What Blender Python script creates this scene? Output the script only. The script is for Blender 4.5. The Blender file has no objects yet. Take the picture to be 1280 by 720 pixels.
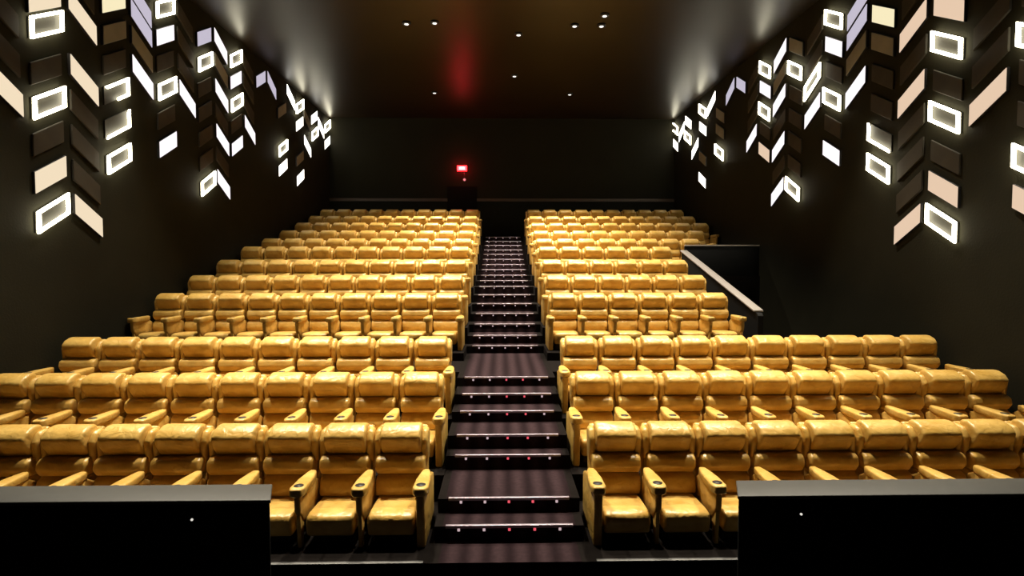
import bpy, bmesh, math, random
from mathutils import Vector, Matrix
random.seed(7)
sc = bpy.context.scene
col = sc.collection
PI = math.pi

# ------------------------------------------------------------------ measured layout (metres, z = 0 at the first row's floor)
WALL = 7.3            # half width of the hall
BACK = 23.9           # back wall
CEIL = 9.08
ROW_Y = [6.53, 7.97, 9.28, 11.73, 12.97, 14.25, 15.58, 16.9, 18.25, 19.62, 21.0, 22.35]
ROW_Z = [0.0, .32, .66, 1.25, 1.595, 1.955, 2.33, 2.61, 2.93, 3.28, 3.63, 4.0]
FRONT = 1.08          # how far a tier reaches in front of its seat backs
CROSS_Z = 1.10        # cross aisle between third and fourth row
VOID_X = 5.02         # side entrance cut through rows 4 to 7 on the right
VOID_Y1 = 15.80
PITCH = .63
FIRST = 1.205

# ------------------------------------------------------------------ materials
def new_mat(name):
    m = bpy.data.materials.new(name); m.use_nodes = True
    nt = m.node_tree
    return m, nt, nt.nodes['Principled BSDF']
def setin(b, **k):
    for n, v in k.items():
        b.inputs[n.replace('_', ' ')].default_value = v
def rgba(c): return (c[0], c[1], c[2], 1)
def plain(name, c, rough=.6, metal=0, spec=.5, noise=0, nscale=8, bump=0, bscale=60):
    m, nt, b = new_mat(name)
    setin(b, Base_Color=rgba(c), Roughness=rough, Metallic=metal)
    b.inputs['Specular IOR Level'].default_value = spec
    if noise or bump:
        tc = nt.nodes.new('ShaderNodeTexCoord')
    if noise:
        n = nt.nodes.new('ShaderNodeTexNoise'); n.inputs['Scale'].default_value = nscale; n.inputs['Detail'].default_value = 4
        mix = nt.nodes.new('ShaderNodeMix'); mix.data_type = 'RGBA'
        mix.inputs['A'].default_value = rgba([x*(1-noise) for x in c]); mix.inputs['B'].default_value = rgba([min(1, x*(1+noise)) for x in c])
        nt.links.new(tc.outputs['Object'], n.inputs['Vector'])
        nt.links.new(n.outputs['Fac'], mix.inputs['Factor']); nt.links.new(mix.outputs['Result'], b.inputs['Base Color'])
    if bump:
        n2 = nt.nodes.new('ShaderNodeTexNoise'); n2.inputs['Scale'].default_value = bscale; n2.inputs['Detail'].default_value = 3
        bp = nt.nodes.new('ShaderNodeBump'); bp.inputs['Strength'].default_value = bump; bp.inputs['Distance'].default_value = .02
        nt.links.new(tc.outputs['Object'], n2.inputs['Vector'])
        nt.links.new(n2.outputs['Fac'], bp.inputs['Height']); nt.links.new(bp.outputs['Normal'], b.inputs['Normal'])
    return m
def glow(name, c, s):
    m, nt, b = new_mat(name)
    setin(b, Base_Color=(.0, .0, .0, 1), Roughness=.5)
    b.inputs['Specular IOR Level'].default_value = 0
    b.inputs['Emission Color'].default_value = rgba(c); b.inputs['Emission Strength'].default_value = s
    return m

def leather():
    m, nt, b = new_mat('gold leather')
    tc = nt.nodes.new('ShaderNodeTexCoord'); oi = nt.nodes.new('ShaderNodeObjectInfo')
    add = nt.nodes.new('ShaderNodeVectorMath'); add.operation = 'ADD'
    sc_ = nt.nodes.new('ShaderNodeVectorMath'); sc_.operation = 'SCALE'; sc_.inputs['Scale'].default_value = 1
    cmb = nt.nodes.new('ShaderNodeCombineXYZ')
    mul = nt.nodes.new('ShaderNodeMath'); mul.operation = 'MULTIPLY'; mul.inputs[1].default_value = 40
    nt.links.new(oi.outputs['Random'], mul.inputs[0]); nt.links.new(mul.outputs[0], cmb.inputs['X'])
    nt.links.new(tc.outputs['Object'], add.inputs[0]); nt.links.new(cmb.outputs[0], add.inputs[1])
    n = nt.nodes.new('ShaderNodeTexNoise'); n.inputs['Scale'].default_value = 5; n.inputs['Detail'].default_value = 4
    nt.links.new(add.outputs[0], n.inputs['Vector'])
    r = nt.nodes.new('ShaderNodeValToRGB')
    r.color_ramp.elements[0].position = .3; r.color_ramp.elements[0].color = (.50, .285, .052, 1)
    r.color_ramp.elements[1].position = .7; r.color_ramp.elements[1].color = (.68, .445, .125, 1)
    nt.links.new(n.outputs['Fac'], r.inputs['Fac']); nt.links.new(r.outputs['Color'], b.inputs['Base Color'])
    setin(b, Roughness=.34)
    n2 = nt.nodes.new('ShaderNodeTexNoise'); n2.inputs['Scale'].default_value = 9; n2.inputs['Detail'].default_value = 2
    n2.inputs['Distortion'].default_value = .6
    nt.links.new(add.outputs[0], n2.inputs['Vector'])
    bp = nt.nodes.new('ShaderNodeBump'); bp.inputs['Strength'].default_value = .55; bp.inputs['Distance'].default_value = .03
    nt.links.new(n2.outputs['Fac'], bp.inputs['Height']); nt.links.new(bp.outputs['Normal'], b.inputs['Normal'])
    return m
LEATHER = leather()

def carpet():
    m, nt, b = new_mat('stair carpet with painted reflections')
    tc = nt.nodes.new('ShaderNodeTexCoord')
    w = nt.nodes.new('ShaderNodeTexWave'); w.wave_type = 'BANDS'; w.bands_direction = 'X'  # bands paint lamp reflections into the carpet colour
    w.inputs['Scale'].default_value = 1.35; w.inputs['Distortion'].default_value = 0; w.inputs['Detail'].default_value = 1
    n = nt.nodes.new('ShaderNodeTexNoise'); n.inputs['Scale'].default_value = 22
    nt.links.new(tc.outputs['Object'], w.inputs['Vector']); nt.links.new(tc.outputs['Object'], n.inputs['Vector'])
    r = nt.nodes.new('ShaderNodeValToRGB')
    r.color_ramp.elements[0].color = (.014, .007, .009, 1); r.color_ramp.elements[1].color = (.040, .023, .027, 1)
    nt.links.new(w.outputs['Fac'], r.inputs['Fac'])
    mix = nt.nodes.new('ShaderNodeMix'); mix.data_type = 'RGBA'; mix.blend_type = 'MULTIPLY'; mix.inputs['Factor'].default_value = .6
    nt.links.new(r.outputs['Color'], mix.inputs['A']); nt.links.new(n.outputs['Fac'], mix.inputs['B'])
    nt.links.new(mix.outputs['Result'], b.inputs['Base Color'])
    setin(b, Roughness=.9)
    b.inputs['Specular IOR Level'].default_value = .06
    return m
CARPET = carpet()
TIER = plain('dark tier carpet', (.007, .0055, .005), .95, spec=.05, noise=.4, nscale=14)
WALLM = plain('dark acoustic wall', (.018, .0168, .0105), .8, spec=.07, noise=.25, nscale=1.5, bump=.15, bscale=30)
BACKM = plain('dark back wall', (.014, .0132, .0085), .85, spec=.07, noise=.2, nscale=1.2)
CEILM = plain('dark glossy ceiling', (.014, .0092, .0048), .38, spec=.25, noise=.3, nscale=.8)
PANELM = plain('unlit wall panel', (.042, .037, .029), .6, spec=.18, noise=.35, nscale=3)
BLACK = plain('black plastic', (.012, .010, .010), .5)
DARKBASE = plain('dark seat base', (.020, .014, .010), .6)
BLACKWALL = plain('black parapet face', (.006, .006, .006), .7, spec=.2)
COPING = plain('grey coping', (.045, .045, .042), .55, noise=.15, nscale=6)
RAILGREY = plain('pale grey capping', (.30, .27, .25), .45, noise=.1, nscale=5)
ALU = plain('brushed aluminium', (.40, .35, .42), .42, metal=.85)
DOORM = plain('dark door', (.005, .004, .004), .6, spec=.05)

GL = {
 'ring': glow('warm white tube', (1, .92, .68), 17),
 'c': glow('cream panel', (1, .82, .58), .90),
 'y': glow('pale yellow panel', (1, .88, .56), .95),
 'w': glow('white panel', (.98, .92, .95), 1.15),
 'v': glow('lavender panel', (.74, .68, .82), .75),
 'p': glow('peach panel', (1, .73, .52), .80),
 'far': glow('far white panel', (1, .95, .86), 4.0),  # brighter copy of the white panel, extra glow for the far tiles
 'g': plain('grey panel', (.22, .21, .18), .55, noise=.2, nscale=3),
}
STEPLED = glow('small white step lamp', (1, .74, .76), .55)
REDLED = glow('small red step lamp', (1, .12, .16), .8)

# ------------------------------------------------------------------ mesh helpers
def finish(bm, name, mat, parent=None, smooth=True, mats=None):
    bmesh.ops.recalc_face_normals(bm, faces=bm.faces)
    me = bpy.data.meshes.new(name); bm.to_mesh(me); bm.free()
    for m in (mats or [mat]): me.materials.append(m)
    if smooth:
        for p in me.polygons: p.use_smooth = True
    o = bpy.data.objects.new(name, me); col.objects.link(o)
    if parent: o.parent = parent
    return o
def extrude(bm, pts, axis, a, b, bev=0, seg=3):
    """closed polygon pts extruded along an axis between a and b, bevelled; merged into bm"""
    t = bmesh.new()
    def P(u, v, w):
        return {'x': (w, u, v), 'y': (u, w, v), 'z': (u, v, w)}[axis]
    A = [t.verts.new(P(u, v, a)) for u, v in pts]; B = [t.verts.new(P(u, v, b)) for u, v in pts]
    t.faces.new(A); t.faces.new(B[::-1])
    n = len(pts)
    for i in range(n): t.faces.new((A[i], B[i], B[(i+1) % n], A[(i+1) % n]))
    bmesh.ops.recalc_face_normals(t, faces=t.faces)
    if bev:
        bmesh.ops.bevel(t, geom=list(t.edges), offset=bev, segments=seg, profile=.5, affect='EDGES', clamp_overlap=True)
    me = bpy.data.meshes.new('tmp'); t.to_mesh(me); t.free(); bm.from_mesh(me); bpy.data.meshes.remove(me)
def box(bm, x0, x1, y0, y1, z0, z1, bev=0, seg=2):
    extrude(bm, [(x0, y0), (x1, y0), (x1, y1), (x0, y1)], 'z', z0, z1, bev, seg)
def cyl(bm, c, r, h, axis='z', n=20, r2=None):
    M = Matrix.Translation(c)
    if axis == 'y': M = M @ Matrix.Rotation(PI/2, 4, 'X')
    if axis == 'x': M = M @ Matrix.Rotation(PI/2, 4, 'Y')
    bmesh.ops.create_cone(bm, cap_ends=True, segments=n, radius1=r, radius2=r if r2 is None else r2, depth=h, matrix=M)
def struct(name, bm, mat, smooth=False):
    o = finish(bm, name, mat, smooth=smooth); o['kind'] = 'structure'; return o
def empty(name, label, cat, loc, group=None):
    o = bpy.data.objects.new(name, None); col.objects.link(o); o.empty_display_size = .1
    o.location = loc; o['label'] = label; o['category'] = cat
    if group: o['group'] = group
    return o
def tag(o, label, cat, group=None):
    o['label'] = label; o['category'] = cat
    if group: o['group'] = group
    return o
def dup(root, loc, label):
    r = root.copy(); col.objects.link(r); r.location = loc; r['label'] = label
    for ch in list(root.children):
        c = ch.copy(); col.objects.link(c); c.parent = r
        for g in list(ch.children):
            d = g.copy(); col.objects.link(d); d.parent = c
    return r
ORD = ['first', 'second', 'third', 'fourth', 'fifth', 'sixth', 'seventh', 'eighth', 'ninth', 'tenth', 'eleventh', 'twelfth',
       'thirteenth', 'fourteenth', 'fifteenth', 'sixteenth', 'seventeenth', 'eighteenth', 'nineteenth', 'twentieth', 'twenty-first', 'twenty-second']
LEFT = {0: [(5.5, 'c')], 1: [(7.12, 'c'), (6.73, 'r'), (5.51, 'r'), (4.38, 'c'), (3.77, 'r')], 2: [(7.17, 'c'), (6.1, 'c'), (3.78, 'c')], 3: [(7.81, 'y'), (7.25, 'g'), (6.17, 'b'), (5.57, 'l'), (4.93, 'r')], 4: [(8.13, 'v'), (7.74, 'v'), (7.23, 'g'), (6.68, 'w')], 5: [(8.41, 'r'), (7.84, 'w'), (6.72, 'r'), (5.53, 'w')], 6: [(6.72, 'w')], 7: [(8.44, 'v'), (7.85, 'r'), (4.92, 'r')], 8: [(8.52, 'w'), (7.91, 'g'), (7.26, 'w'), (6.14, 'w'), (5.0, 'w')], 9: [(8.5, 'r'), (7.93, 'w'), (7.33, 'r'), (6.17, 'w')], 10: [(6.77, 'w')], 11: [(8.47, 'v')], 12: [(8.53, 'v')], 13: [(7.98, 'g'), (6.76, 'r'), (6.13, 'w')], 14: [(8.63, 'w')], 15: [(8.55, 'r'), (7.94, 'w'), (6.04, 'w'), (6.72, 'g')], 16: [(7.31, 'w'), (8.28, 'g')], 17: [(8.57, 'w'), (7.96, 'r')], 18: [(8.37, 'w')], 19: [(8.63, 'r'), (7.97, 'w')]}
RIGHT = {-1: [(6.02, 'r'), (4.32, 'r'), (3.74, 'c')], 0: [(5.45, 'c')], 1: [(7.14, 'c'), (6.55, 'r'), (5.38, 'r'), (4.2, 'c'), (3.64, 'r')], 2: [(7.18, 'c'), (5.98, 'c'), (3.66, 'c')], 3: [(7.71, 'y'), (7.18, 'g'), (5.4, 'l'), (4.81, 'r')], 4: [(8.22, 'v'), (7.81, 'v'), (7.29, 'g'), (6.59, 'w')], 5: [(8.33, 'r'), (7.74, 'w'), (6.6, 'r'), (5.42, 'w')], 6: [(7.22, 'r'), (6.55, 'w')], 7: [(8.35, 'g'), (7.77, 'r'), (4.84, 'r')], 8: [(8.41, 'w'), (7.83, 'g'), (7.25, 'w'), (6.04, 'w'), (4.86, 'w')], 9: [(8.33, 'r'), (7.79, 'w'), (7.19, 'r'), (6.07, 'c')], 10: [(6.62, 'w')], 11: [(8.42, 'v')], 12: [(8.45, 'v')], 13: [(7.92, 'g'), (7.39, 'g'), (6.7, 'r')], 14: [(8.52, 'w')], 15: [(8.49, 'r'), (7.86, 'w'), (6.79, 'g'), (6.01, 'w')], 16: [(7.3, 'w')], 17: [(8.48, 'w'), (7.9, 'r')], 18: [(8.3, 'w')], 19: [(8.62, 'r'), (7.95, 'w')]}
# ------------------------------------------------------------------ the hall
bm = bmesh.new(); box(bm, -WALL-.3, WALL+.3, -3, BACK+.3, -.5, -.30); struct('floor', bm, TIER)
bm = bmesh.new(); box(bm, -WALL-.3, WALL+.3, -3, BACK+.3, CEIL, CEIL+.2); struct('ceiling', bm, CEILM)
bm = bmesh.new(); box(bm, -WALL-.2, -WALL, -3, BACK+.2, -.30, CEIL); struct('wall_left', bm, WALLM)
bm = bmesh.new(); box(bm, WALL, WALL+.2, -3, BACK+.2, -.30, CEIL); struct('wall_right', bm, WALLM)
bm = bmesh.new(); box(bm, -WALL, WALL, BACK, BACK+.2, -.30, CEIL); struct('wall_back', bm, BACKM)
bm = bmesh.new(); box(bm, -WALL, WALL, BACK-.04, BACK, 5.60, 5.72); struct('trim_1', bm, plain('thin brown strip', (.05, .028, .015), .5))  # thin brown strip across the back wall

# seating tiers, one solid each, on both sides of the stair
SX = .80
def tier(x0, x1, y0, y1, z):
    b = bmesh.new(); box(b, x0, x1, y0, y1, -.30, z); struct('floor_tier', b, TIER)
n = len(ROW_Y)
starts = [y-FRONT for y in ROW_Y]; starts[0] = 5.42
for i in range(n):
    y0 = starts[i]
    if i == 2: y1 = ROW_Y[2]+.27
    elif i == n-1: y1 = BACK
    else: y1 = starts[i+1]
    tier(-WALL, -SX, y0, y1, ROW_Z[i])
    tier(SX, VOID_X if 3 <= i <= 6 else WALL, y0, y1, ROW_Z[i])
tier(-WALL, -SX, ROW_Y[2]+.27, starts[3], CROSS_Z)
tier(SX, WALL, ROW_Y[2]+.27, starts[3], CROSS_Z)
tier(VOID_X, WALL, starts[3], VOID_Y1, CROSS_Z)

# the stair between the two blocks
STEPS = [(5.42, 0.0), (5.86, .16), (6.21, .31), (7.12, .485), (7.41, .66), (8.05, .81), (8.5, .96), (9.07, 1.10), (11.56, 1.25),
         (11.9, 1.42), (12.55, 1.595), (13.2, 1.775), (13.9, 1.955), (14.6, 2.14), (15.3, 2.33), (16.0, 2.47), (16.7, 2.61), (17.35, 2.77),
         (18.0, 2.93), (18.7, 3.10), (19.4, 3.28), (20.05, 3.45), (20.7, 3.63), (21.4, 3.81), (22.05, 4.0)]
bm = bmesh.new()
for k, (y, z) in enumerate(STEPS):
    y1 = STEPS[k+1][0] if k+1 < len(STEPS) else BACK
    box(bm, -.71, .71, y, y1, -.30, z)
struct('floor_stair', bm, CARPET)
for q in (-1, 1):
    bm = bmesh.new()
    for k, (y, z) in enumerate(STEPS):
        y1 = STEPS[k+1][0] if k+1 < len(STEPS) else BACK
        box(bm, *sorted((q*.7101, q*(SX-.0001))), y, y1, -.30, z-.002)
    struct('floor_stair_edge', bm, TIER)

# metal nosing with five small lamps on every step
def nosing(y, z, label, i):
    t = empty('stair_nosing', label, 'stair nosing', (0, y, z), 'metal nosings along the central stair')
    if i == 0:
        b = bmesh.new(); box(b, -.68, .68, -.018, .022, .001, .014, .004); box(b, -.68, .68, -.018, -.001, -.018, .012, .003)
        o1 = finish(b, 'metal_strip', ALU, t); leds = []
        for q in range(5):
            b = bmesh.new(); x = (q-2)*.27
            extrude(b, [(x-.014, -.052), (x+.014, -.052), (x+.014, -.022), (x-.014, -.022)], 'y', -.014, -.001, .004, 2)
            leds.append(finish(b, 'step_lamp', STEPLED, t))
        nosing.proto = (o1, leds)
    else:
        o1, leds = nosing.proto
        for o in [o1]+leds:
            c = o.copy(); col.objects.link(c); c.parent = t
            if i > 6 and 'label' in c: c.data = nosing.white[leds.index(o)]; del c['label']
    return t
for i, (y, z) in enumerate(STEPS[1:]):
    if i == 1:
        nosing.red = {}; nosing.white = {}; first = nosing.proto[1]
        for q in (2, 3):
            me = nosing.proto[1][q].data.copy(); me.materials[0] = REDLED; nosing.red[q] = me; nosing.white[q] = first[q].data; first[q].data = me; first[q]['label'] = 'red lamp'
    nosing(y, z, 'metal edge strip with small lamps on the %s step up the central stair' % ORD[i] if i < 22 else
           'metal edge strip with small lamps on the %s step of the central stair' % ('next to topmost' if i == 22 else 'topmost'), i)

# front platform edge strips
for s, nm in ((-1, 'left'), (1, 'right')):
    b = bmesh.new(); x0, x1 = sorted((s*.86, s*WALL))
    box(b, x0, x1, 5.405, 5.45, .0005, .012, .003)
    o = finish(b, 'platform_edge_strip', plain('worn dark metal '+nm, (.10, .10, .10), .5, metal=.5))
    tag(o, 'dull metal edge strip along the floor in front of the %s front row' % nm, 'edge strip', 'front platform edge strips')

# ------------------------------------------------------------------ parapets in front of the first row
for s, nm in ((-1, 'left'), (1, 'right')):
    xi = s*2.12 if s < 0 else 2.16
    x0, x1 = sorted((xi, s*(WALL-.002)))
    t = empty('parapet_wall', 'low black parapet with grey coping in front of the %s seating block' % nm, 'parapet', ((x0+x1)/2, 5.165, -.30), 'low black parapets before the front row')
    cx = (x0+x1)/2
    fx, bx = (-2.175, -2.31) if s < 0 else (2.09, 2.23)
    wx = s*(WALL-.002)
    def slab(b, d, z0, z1):
        extrude(b, [(fx-s*d-cx, -.165-d), (wx-cx, -.165-d), (wx-cx, .165+d), (bx-s*d-cx, .165+d)], 'z', z0, z1, .008, 2)
    b = bmesh.new(); slab(b, 0, 0, 1.10); finish(b, 'parapet_body', BLACKWALL, t)
    b = bmesh.new(); slab(b, .02, 1.10, 1.135); finish(b, 'coping', COPING, t)
    lx = (-2.86 if s < 0 else 2.66)
    b = bmesh.new(); cyl(b, (lx-cx, -.172, .96), .022, .014, 'y', 20); lp = finish(b, 'lamp_bezel', BLACK, t)
    b = bmesh.new(); cyl(b, (lx-cx, -.182, .96), .011, .008, 'y', 16); o = finish(b, 'lamp_lens', glow('dim lens '+nm, (1, .95, .85), .8), lp)

# ------------------------------------------------------------------ side entrance: sloping parapet with pale capping, and rail before row 8
t = empty('sloping_parapet', 'dark sloping parapet with pale grey capping beside the right side entrance', 'parapet', (VOID_X+.06, 11.0, CROSS_Z))
b = bmesh.new()
prof = [(0, 0), (4.78, 0), (4.78, 2.20), (4.6, 2.15), (.05, .865), (0, .82)]
extrude(b, prof, 'x', -.055, .055, .006); finish(b, 'parapet_body', BLACKWALL, t, smooth=False)
b = bmesh.new()
extrude(b, [(.10, .885), (4.78, 2.205), (4.78, 2.245), (.10, .925)], 'x', -.10, .10, .012); finish(b, 'capping', RAILGREY, t)
t = empty('entrance_rail', 'thin level grey rail across the back of the right side entrance', 'rail', ((VOID_X+.12+WALL)/2, VOID_Y1+.10, ROW_Z[7]))
hw = (WALL-(VOID_X+.12))/2-.005
b = bmesh.new(); box(b, -hw, hw, -.02, .02, 0, .84, .005); finish(b, 'panel', BLACKWALL, t)
b = bmesh.new(); box(b, -hw, hw, -.045, .045, .84, .885, .012); finish(b, 'handrail', plain('dull grey rail', (.34, .29, .25), .5), t)
# dark door at the back of the entrance
b = bmesh.new(); box(b, VOID_X+.5, WALL-.35, VOID_Y1-.04, VOID_Y1-.001, CROSS_Z, CROSS_Z+1.35); struct('door_1', b, DOORM)

# back wall door and red exit sign
DX = -1.72
b = bmesh.new(); box(b, DX-.62, DX+.62, BACK-.05, BACK, 4.0, 6.22)
struct('door_2', b, DOORM)
t = empty('exit_sign', 'small glowing red exit sign on the dark back wall', 'exit sign', (DX, BACK, 6.98))
b = bmesh.new(); box(b, -.21, .21, -.07, -.002, -.12, .12, .012); finish(b, 'housing', glow('red glowing housing', (1, .01, .012), 7), t)  # housing made to emit too, added to redden the wall around it
b = bmesh.new(); box(b, -.185, .185, -.082, -.071, -.09, .09, .004); finish(b, 'lit_face', glow('red sign face', (1, .012, .014), 30), t)
b = bmesh.new(); box(b, -.10, .10, -.090, -.0825, -.045, .045, .002); finish(b, 'glare_core', glow('painted pink glare', (1, .55, .60), 8), t)  # overexposed glare of the sign drawn as a pink block
b = bmesh.new(); box(b, .08, .12, -.02, -.002, -.44, -.12, .003); cd = finish(b, 'conduit', BLACK, t)
b = bmesh.new(); cyl(b, (.10, -.022, -.47), .055, .03, 'y'); o = finish(b, 'indicator_lamp', glow('dim red', (1, .25, .25), .9), t)
o['label'] = 'small round pinkish indicator lamp'
l = bpy.data.lights.new('sign glow', 'POINT'); l.energy = 26; l.color = (1, .02, .03); l.shadow_soft_size = .04  # added point light for the red halo, no separate lamp hangs there
o = bpy.data.objects.new('sign_halo_light', l); col.objects.link(o); o.location = (DX, BACK-.30, 6.98); o['kind'] = 'helper'

# ------------------------------------------------------------------ herringbone wall lights
TILE_L, TILE_H, SLOPE = .64, .345, .58
def para(l, h, sgn):      # corners in (y, z), sloping up (+1) or down (-1) away from the camera
    d = sgn*SLOPE*l/2
    return [(-l/2, -h/2-d), (l/2, -h/2+d), (l/2, h/2+d), (-l/2, h/2-d)]
def frame_bm(l, h, sgn, th, x0, x1, broken=0):
    b = bmesh.new()
    O = para(l, h, sgn); I = para(l-2*th, h-2*th*1.15, sgn)
    rng = range(4)
    if broken == 1: rng = (1, 2, 3, 0)
    for i in rng:
        j = (i+1) % 4
        q = [O[i], O[j], I[j], I[i]]
        if broken == 1 and i == 0:       # lower tube only half there
            m1 = tuple((O[0][k]+O[1][k])/2 for k in (0, 1)); m2 = tuple((I[0][k]+I[1][k])/2 for k in (0, 1))
            q = [m1, O[1], I[1], m2]
        if broken == 1 and i == 3: continue
        if broken == 2 and i in (2, 3): continue
        extrude(b, q, 'x', x0, x1, .006, 2)
    return b
TW = {'w': 'bright white', 'c': 'cream', 'p': 'peach coloured', 'y': 'pale yellow', 'v': 'dim lavender', 'g': 'dull grey unlit'}
protos = {}
def side_shape(kind, s, sgn):
    key = (kind, s, sgn)
    if key in protos: return protos[key]
    X = lambda a: -s*a           # a = distance off the wall, into the hall
    lst = []
    if kind in 'rbl':
        b = bmesh.new(); extrude(b, para(TILE_L-.02, TILE_H-.02, sgn), 'x', *sorted((X(.001), X(.03))), .004, 1)
        lst.append(('backplate', b, plain('ring backplate', (.020, .018, .012), .7)))
        b = frame_bm(TILE_L, TILE_H, sgn, .044, *sorted((X(.050), X(.095))), broken={'r': 0, 'b': 1, 'l': 2}[kind])
        lst.append(('light_tube', b, GL['ring']))
    elif kind in 'cywvgfp':
        b = bmesh.new(); extrude(b, para(TILE_L, TILE_H, sgn), 'x', *sorted((X(.001), X(.045))), .004, 1)
        lst.append(('housing', b, BLACK))
        b = bmesh.new(); extrude(b, para(TILE_L-.015, TILE_H-.015, sgn), 'x', *sorted((X(.046), X(.058))), .002, 1)
        lst.append(('diffuser' if kind != 'g' else 'face_plate', b, GL['far' if kind == 'f' else kind]))
    protos[key] = [(nm, finish(b, nm, m, smooth=False).data) for nm, b, m in lst]
    for o in [o for o in col.objects if o.parent is None and o.type == 'MESH' and o.data in [d for _, d in protos[key]]]:
        bpy.data.objects.remove(o)
    return protos[key]
panel_mesh = {}
def slot_panel(s, sgn):
    if (s, sgn) not in panel_mesh:
        b = bmesh.new(); extrude(b, para(TILE_L-.02, TILE_H, sgn), 'x', *sorted((-s*.001, -s*.04)), .008, 1)
        o = finish(b, 'wall_panel', PANELM, smooth=False); panel_mesh[(s, sgn)] = o.data; bpy.data.objects.remove(o)
    return panel_mesh[(s, sgn)]
for s, T, nm, off in ((-1, LEFT, 'left', 8.34), (1, RIGHT, 'right', 8.42)):
    kmin = min(T)
    for k, lst in T.items():
        yc = off+.8*k
        sgn = 1 if k % 2 else -1
        L = sorted(lst, reverse=True)
        if k >= 11 : fill = []
        else:
            zz = [z for z, _ in L]; fill = []
            z = min(zz)+.58
            while z < CEIL-.35:
                if all(abs(z-q) > .50 for q in zz) and z < 8.7: fill.append(z)
                z += .58 if all(abs(z-q) > .50 for q in zz) else .1
            fill2 = []
            for z in fill:
                if all(abs(z-q) > .5 for q in fill2): fill2.append(z)
            # only as many as the photograph's frame shows
            fill = [z for z in fill2 if (z-2.95)*700/yc < 345]
        for q, (z, kd) in enumerate(L):
            pos = 'only' if len(L) == 1 else ('highest' if q == 0 else 'lowest' if q == len(L)-1 else ORD[q]+' from top')
            c_ = 'in the %s column from the front, %s wall' % (ORD[k-kmin], nm)
            if kd in 'rbl':
                lb = {'r': '%s hollow white light %s', 'b': '%s broken curved white light %s', 'l': '%s angular half white light %s'}[kd] % (pos, c_)
            else: lb = '%s %s slanted tile %s' % (pos, TW['p' if kd == 'c' and s > 0 else kd], c_)
            t = empty('wall_light' if kd != 'g' else 'wall_tile', lb, 'wall light' if kd != 'g' else 'wall tile', (s*WALL, yc, z),
                      'slanted lights on the %s wall' % nm)
            if k >= 13: t.scale = (1, 1.1, 1)  # far tiles enlarged, bloom put into their shape
            for pn, me in side_shape('f' if kd == 'w' and k >= 13 else 'p' if kd == 'c' and s > 0 else kd, s, sgn):
                o = bpy.data.objects.new(pn, me); col.objects.link(o); o.parent = t
        for q, z in enumerate(sorted(fill, reverse=True)):
            o = bpy.data.objects.new('wall_panel', slot_panel(s, sgn)); col.objects.link(o); o.location = (s*WALL, yc, z)
            tag(o, 'dark unlit slanted panel, %s from top in the %s column along the %s wall' % (ORD[q], ORD[k-kmin], nm), 'wall panel', 'dark slanted panels on the %s wall' % nm)

# ------------------------------------------------------------------ seats
def seat(s, aisle, name_label, loc):
    """s = side away from the aisle (+1 right block, -1 left block)"""
    t = empty('cinema_seat', name_label, 'seat', loc, 'gold leather cinema seats')
    L = lambda name, fn, mat=LEATHER, par=t, sm=True: (lambda b: (fn(b), finish(b, name, mat, par, sm))[1])(bmesh.new())
    def shell(b):
        extrude(b, [(-.10, .22), (.06, .22), (.13, .70), (.09, 1.04), (.03, 1.06), (-.03, .98), (-.05, .5)], 'x', -.285, .285, .03)
        for q in (-1, 1):
            extrude(b, [(-.15, .68), (.02, .66), (.075, .98), (.02, 1.045), (-.10, 1.03), (-.175, .93)], 'x', *sorted((q*.225, q*.306)), .036)
    L('backrest', shell)
    L('headrest', lambda b: extrude(b, [(-.04, .77), (.04, 1.03), (.01, 1.095), (-.09, 1.10), (-.20, 1.06), (-.268, .99), (-.235, .89), (-.145, .765)], 'x', -.232, .232, .038, 4))
    L('lumbar_cushion', lambda b: extrude(b, [(-.06, .555), (-.05, .765), (-.19, .765), (-.262, .735), (-.285, .64), (-.22, .555)], 'x', -.278, .278, .032, 4))
    L('back_cushion', lambda b: extrude(b, [(-.08, .33), (-.06, .56), (-.20, .56), (-.275, .52), (-.31, .42), (-.30, .33)], 'x', -.27, .27, .03, 4))
    L('seat_cushion', lambda b: extrude(b, [(-.16, .14), (-.16, .33), (-.34, .335), (-.72, .355), (-.81, .335), (-.83, .26), (-.80, .12)], 'x', -.243, .243, .035, 4))
    L('base', lambda b: box(b, -.21, .21, -.68, -.06, 0, .20, .015), DARKBASE)
    def arm(q):
        def pad(b):
            c = q*.315
            extrude(b, [(c-.035, -.33), (c-.055, -.42), (c-.078, -.62), (c-.082, -.84), (c-.055, -.90), (c+.055, -.90), (c+.082, -.84), (c+.078, -.62), (c+.055, -.42), (c+.035, -.33)],
                    'z', .570, .660, .022, 3)
            # the deep side wing that drops from the pad towards the floor
            full = (q == -s)
            pr = [(-.12, .24), (-.14, .46), (-.34, .58), (-.86, .58), (-.845, .40), (-.74, .26), (-.40, .22)] if not full else \
                 [(-.05, .0), (-.05, .52), (-.34, .60), (-.87, .58), (-.855, .35), (-.82, .0)]
            extrude(b, pr, 'x', c-(.035 if not full else .045), c+(.035 if not full else .045), .02, 2)
            if not full: extrude(b, [(-.79, 0), (-.72, 0), (-.70, .30), (-.82, .36)], 'x', c-.022, c+.022, .008, 2)
        a = L('armrest', pad)
        def cup(b):
            cyl(b, (q*.315, -.79, .654), .050, .016, 'z', 24)
        L('cup_holder', cup, BLACK, a)
        return a
    arm(s)
    if aisle: arm(-s)
    return t
SP = {}
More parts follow.
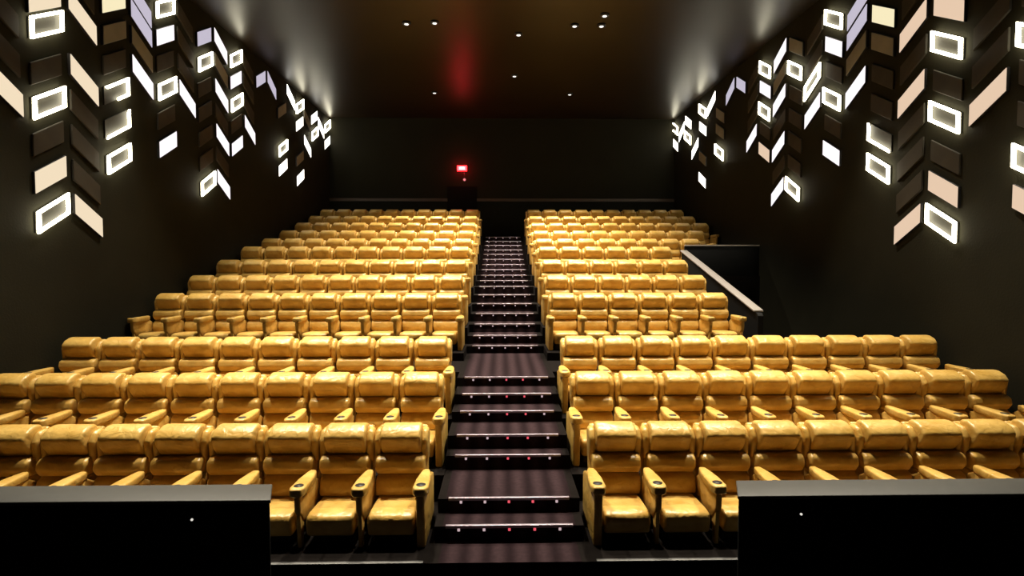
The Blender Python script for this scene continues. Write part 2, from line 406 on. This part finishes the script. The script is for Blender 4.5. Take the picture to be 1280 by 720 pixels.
def place(side, row, i, y, x, z):
    s = 1 if side == 'right' else -1
    rows = ['front', 'second', 'third', 'fourth', 'fifth', 'sixth', 'seventh', 'eighth', 'ninth', 'tenth', 'eleventh', 'backmost']
    if i == 0: lb = 'gold leather cinema seat with end panel beside the stair, %s row of the %s block' % (rows[row], side)
    else: lb = 'gold leather cinema seat, %s from the stair in the %s row of the %s block' % (ORD[i], rows[row], side)
    key = (s, i == 0)
    if key not in SP:
        SP[key] = seat(s, i == 0, lb, (x, y, z))
    else:
        dup(SP[key], (x, y, z), lb)
for r in range(n):
    for side in ('left', 'right'):
        s = 1 if side == 'right' else -1
        cnt = 10
        if r == 0: cnt = 9 if s > 0 else 8
        if 3 <= r <= 6 and s > 0: cnt = 6
        if s > 0: cnt = {7: 8, 8: 9}.get(r, cnt)
        for i in range(cnt):
            x = s*(FIRST+PITCH*i + (.03 if r == 0 else 0))
            place(side, r, i, ROW_Y[r], x, ROW_Z[r]+.001)

# ------------------------------------------------------------------ ceiling downlights and light
WARM = (1, .89, .70)
LENS = glow('downlight lens', (1, .95, .88), 1.6)
def downlight(x, y, e, label, size=78, vis=True, tgt=None, blend=.9, r=.05):
    t = empty('ceiling_downlight', label, 'ceiling light', (x, y, CEIL), 'small round ceiling downlights')
    if downlight.p is None:
        b = bmesh.new(); cyl(b, (0, 0, -.02), .11, .038, n=24); o1 = finish(b, 'rim', BLACK, t)
        b = bmesh.new(); cyl(b, (0, 0, -.043), .055, .006, n=20); o2 = finish(b, 'lens', LENS, t)
        downlight.p = (o1, o2)
    else:
        for o in downlight.p:
            c = o.copy(); col.objects.link(c); c.parent = t
    if e:
        l = bpy.data.lights.new('spot', 'SPOT'); l.energy = e; l.color = WARM; l.spot_size = math.radians(size); l.spot_blend = blend
        l.shadow_soft_size = r
        o = bpy.data.objects.new('downlight_lamp', l); col.objects.link(o); o.location = (x, y, CEIL-.14)
        d = Vector(tgt or (x, y, 0)) - o.location; o.rotation_euler = d.to_track_quat('-Z', 'Y').to_euler()
        o['kind'] = 'helper'
    return t
downlight.p = None
EN = 1.2
photo = [(-2.48, 14.56, 2000, 'round ceiling downlight nearest the camera, left of the room centre line'),
         (-1.76, 14.5, 0, 'fainter round ceiling downlight just right of the nearest left one'),
         (.39, 15.19, 1700, 'brightest round ceiling downlight above the central stair'),
         (.36, 18.48, 2600, 'round ceiling downlight above the stair, farther back of the central pair'),
         (-2.45, 20.32, 2500, 'round ceiling downlight near the back wall, left of the red reflection'),
         (2.40, 20.41, 2500, 'round ceiling downlight near the back wall on the right'),
         (2.50, 14.6, 2000, 'round ceiling downlight on the right, nearer row, outer of three'),
         (1.81, 14.61, 0, 'faint round ceiling downlight on the right, inner of three'),
         (2.47, 14.0, 0, 'faint round ceiling downlight on the right, nearest the camera')]
for x, y, e, lb in photo: downlight(x, y, e*EN, lb, size=86, tgt=(x*1.1, y+(1.0 if y < 16 else -.6 if y < 19 else -1.4), 2.5))
off = [(-5.1, 8.3), (-1.9, 8.3), (1.9, 8.3), (5.1, 8.3), (-5.1, 10.9), (-1.9, 10.9), (1.9, 10.9), (5.1, 10.9), (-3.4, 12.75), (0, 12.75), (3.4, 12.75)]
names = ['far left', 'inner left', 'inner right', 'far right']
for q, (x, y) in enumerate(off):
    rowname = ['above the second seat row', 'just behind the third seat row', 'above the cross aisle'][q//4]
    cn = names[q % 4] if q < 8 else ['left', 'central', 'right'][q-8]
    downlight(x, y, (2700 if q in (1, 2) else 2000 if q < 4 else 2300 if q in (5, 6) else 1600 if q < 8 else 1800)*EN, '%s round ceiling downlight %s' % (cn, rowname), size=70, tgt=(x, y-(2.0 if q < 4 else 1.3 if q < 8 else .4), 0))

w = bpy.data.worlds.new('w'); sc.world = w; w.use_nodes = True
w.node_tree.nodes['Background'].inputs[0].default_value = (1, .8, .5, 1); w.node_tree.nodes['Background'].inputs[1].default_value = .001

# ------------------------------------------------------------------ camera
cam = bpy.data.cameras.new('cam'); co = bpy.data.objects.new('camera', cam); col.objects.link(co); sc.camera = co
cam.sensor_width = 36; cam.lens = 700/1280*36
co.location = (-.09, 0, 2.95)
yaw = math.radians(1.15); pit = math.atan(30/700)
F = Vector((math.sin(yaw)*math.cos(pit), math.cos(yaw)*math.cos(pit), -math.sin(pit)))
co.rotation_euler = F.to_track_quat('-Z', 'Y').to_euler()
cam.clip_end = 100
sc.view_settings.view_transform = 'Standard'; sc.view_settings.look = 'None'; sc.view_settings.gamma = 1
sc.view_settings.use_curve_mapping = False; sc.view_settings.exposure = 0.0
sc.cycles.use_denoising = True
